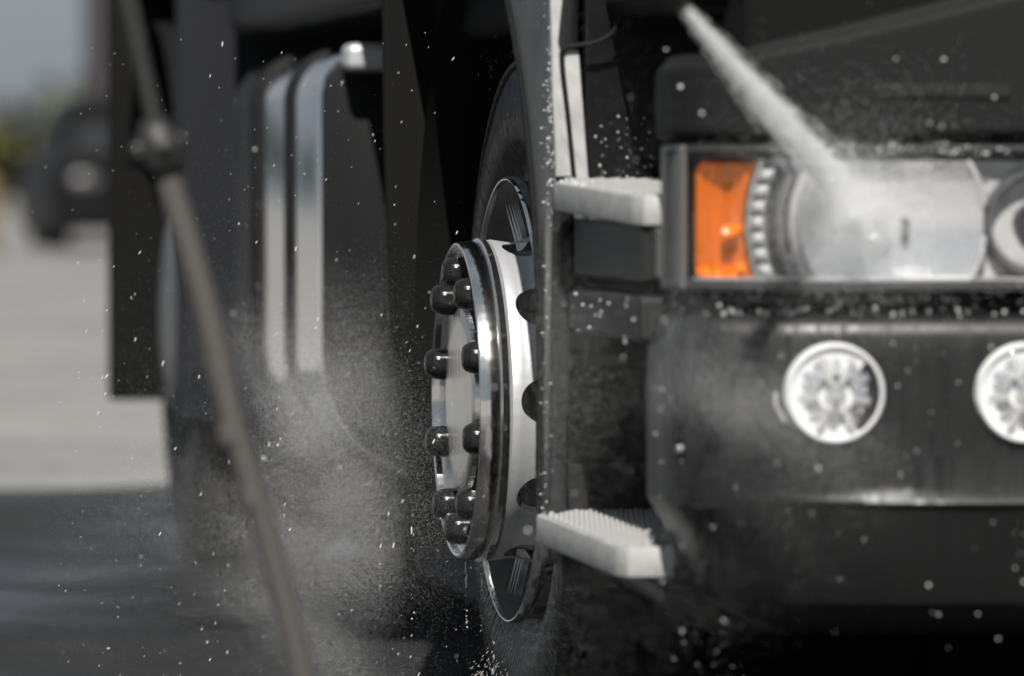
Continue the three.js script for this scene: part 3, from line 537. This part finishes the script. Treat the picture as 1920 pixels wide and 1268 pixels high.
{
  const b = thing('box_truck', 'tall maroon box truck parked behind the car', 'truck', [6.65, 0, -62]);
  obj('cargo_box', box(-1.25, 1.25, 0.95, 3.6, -7, 0, 0.04), M.maroon, b);
  obj('cab', box(-1.2, 1.2, 0.5, 2.7, 0.05, 1.9, 0.12), M.maroon, b);
  obj('windscreen', box(-1.05, 1.05, 1.6, 2.4, 1.89, 1.92, 0.01), M.glassDark, b);
  for (const s of [-1, 1]) for (const z of [1.0, -4.8]) obj('wheel', latheX([[0, 0.12], [0.3, 0.12], [0.46, 0.1], [0.48, -0.14], [0, -0.14]], 32).translate(1.0 * s, 0.48, z), M.tyreDry, b);
}
{
  const p = thing('barrier_post', 'yellow barrier post beside the dark car', 'post', [2.22, 0, -42.5]);
  obj('shaft', new THREE.CylinderGeometry(0.1, 0.1, 0.62, 20).translate(0, 0.33, 0), M.yellow, p);
  obj('cap', new THREE.SphereGeometry(0.1, 16, 8, 0, 6.2832, 0, Math.PI / 2).translate(0, 0.64, 0), M.yellow, p);
  obj('foot', new THREE.CylinderGeometry(0.16, 0.17, 0.03, 20).translate(0, 0.015, 0), M.darkMetal, p);
}
function tree(name, label, pos, h, w, mat, group, n = 900) {
  const t = thing(name, label, 'tree', pos, group);
  obj('trunk', new THREE.CylinderGeometry(h * 0.02, h * 0.035, h * 0.5, 8).translate(0, h * 0.25, 0), M.bark, t);
  const lf = new THREE.PlaneGeometry(0.32, 0.22), gs = [];
  for (let i = 0; i < n; i++) { const a = rnd() * 6.2832, e = Math.acos(2 * rnd() - 1), r = Math.pow(rnd(), 0.45), k = 0.8 + 0.5 * noise.noise(Math.cos(a) * 2 + pos[0], e * 2, pos[2]); gs.push(lf.clone().rotateX(rnd() * 6).rotateY(rnd() * 6).translate(w * r * k * Math.sin(e) * Math.cos(a), h * 0.52 + h * 0.47 * r * k * Math.cos(e), w * r * k * Math.sin(e) * Math.sin(a))); }
  obj('crown', gs, mat, t); return t;
}
{
  // hedgerow far beyond the yard: leaves and stems in one mass
  const lf = new THREE.PlaneGeometry(0.34, 0.24), gs = [], trunk = new THREE.CylinderGeometry(0.1, 0.17, 2.6, 7).translate(0, 1.3, 0);
  for (let i = 0; i < 16; i++) {
    const X = -70 + i * 6.6 + rr(-1.5, 1.5), Z = -196 + rr(-6, 6), h = rr(4.6, 5.8), w = rr(3.6, 4.6); gs.push(trunk.clone().translate(X, 0, Z));
    for (let k = 0; k < 900; k++) { const a = rnd() * 6.2832, e = Math.acos(2 * rnd() - 1), q = Math.pow(rnd(), 0.45), n = 0.8 + 0.5 * noise.noise(Math.cos(a) * 2 + X, e * 2, Z); gs.push(lf.clone().rotateX(rnd() * 6).rotateY(rnd() * 6).translate(X + w * q * n * Math.sin(e) * Math.cos(a), h * 0.52 + h * 0.47 * q * n * Math.cos(e), Z + w * q * n * Math.sin(e) * Math.sin(a))); }
  }
  tag(obj('hedgerow', gs, M.leaf), 'dark green hedgerow beyond the concrete yard', 'hedge', null, 'stuff');
}
tree('pale_round_blob', 'pale grey-green round blob above the dark car', [5.65, 0, -74], 2.1, 0.55, M.leafPale, null, 500);  // small leafy ball for a pale blurred spot
tree('yellow_bush', 'yellowish green bush at the edge of the yard beside the car', [5.75, 0, -90], 1.7, 0.8, std('leaf_yellow', lin(0.07, 0.07, 0.022), 0.8), null, 500);

renderer.render(scene, camera);
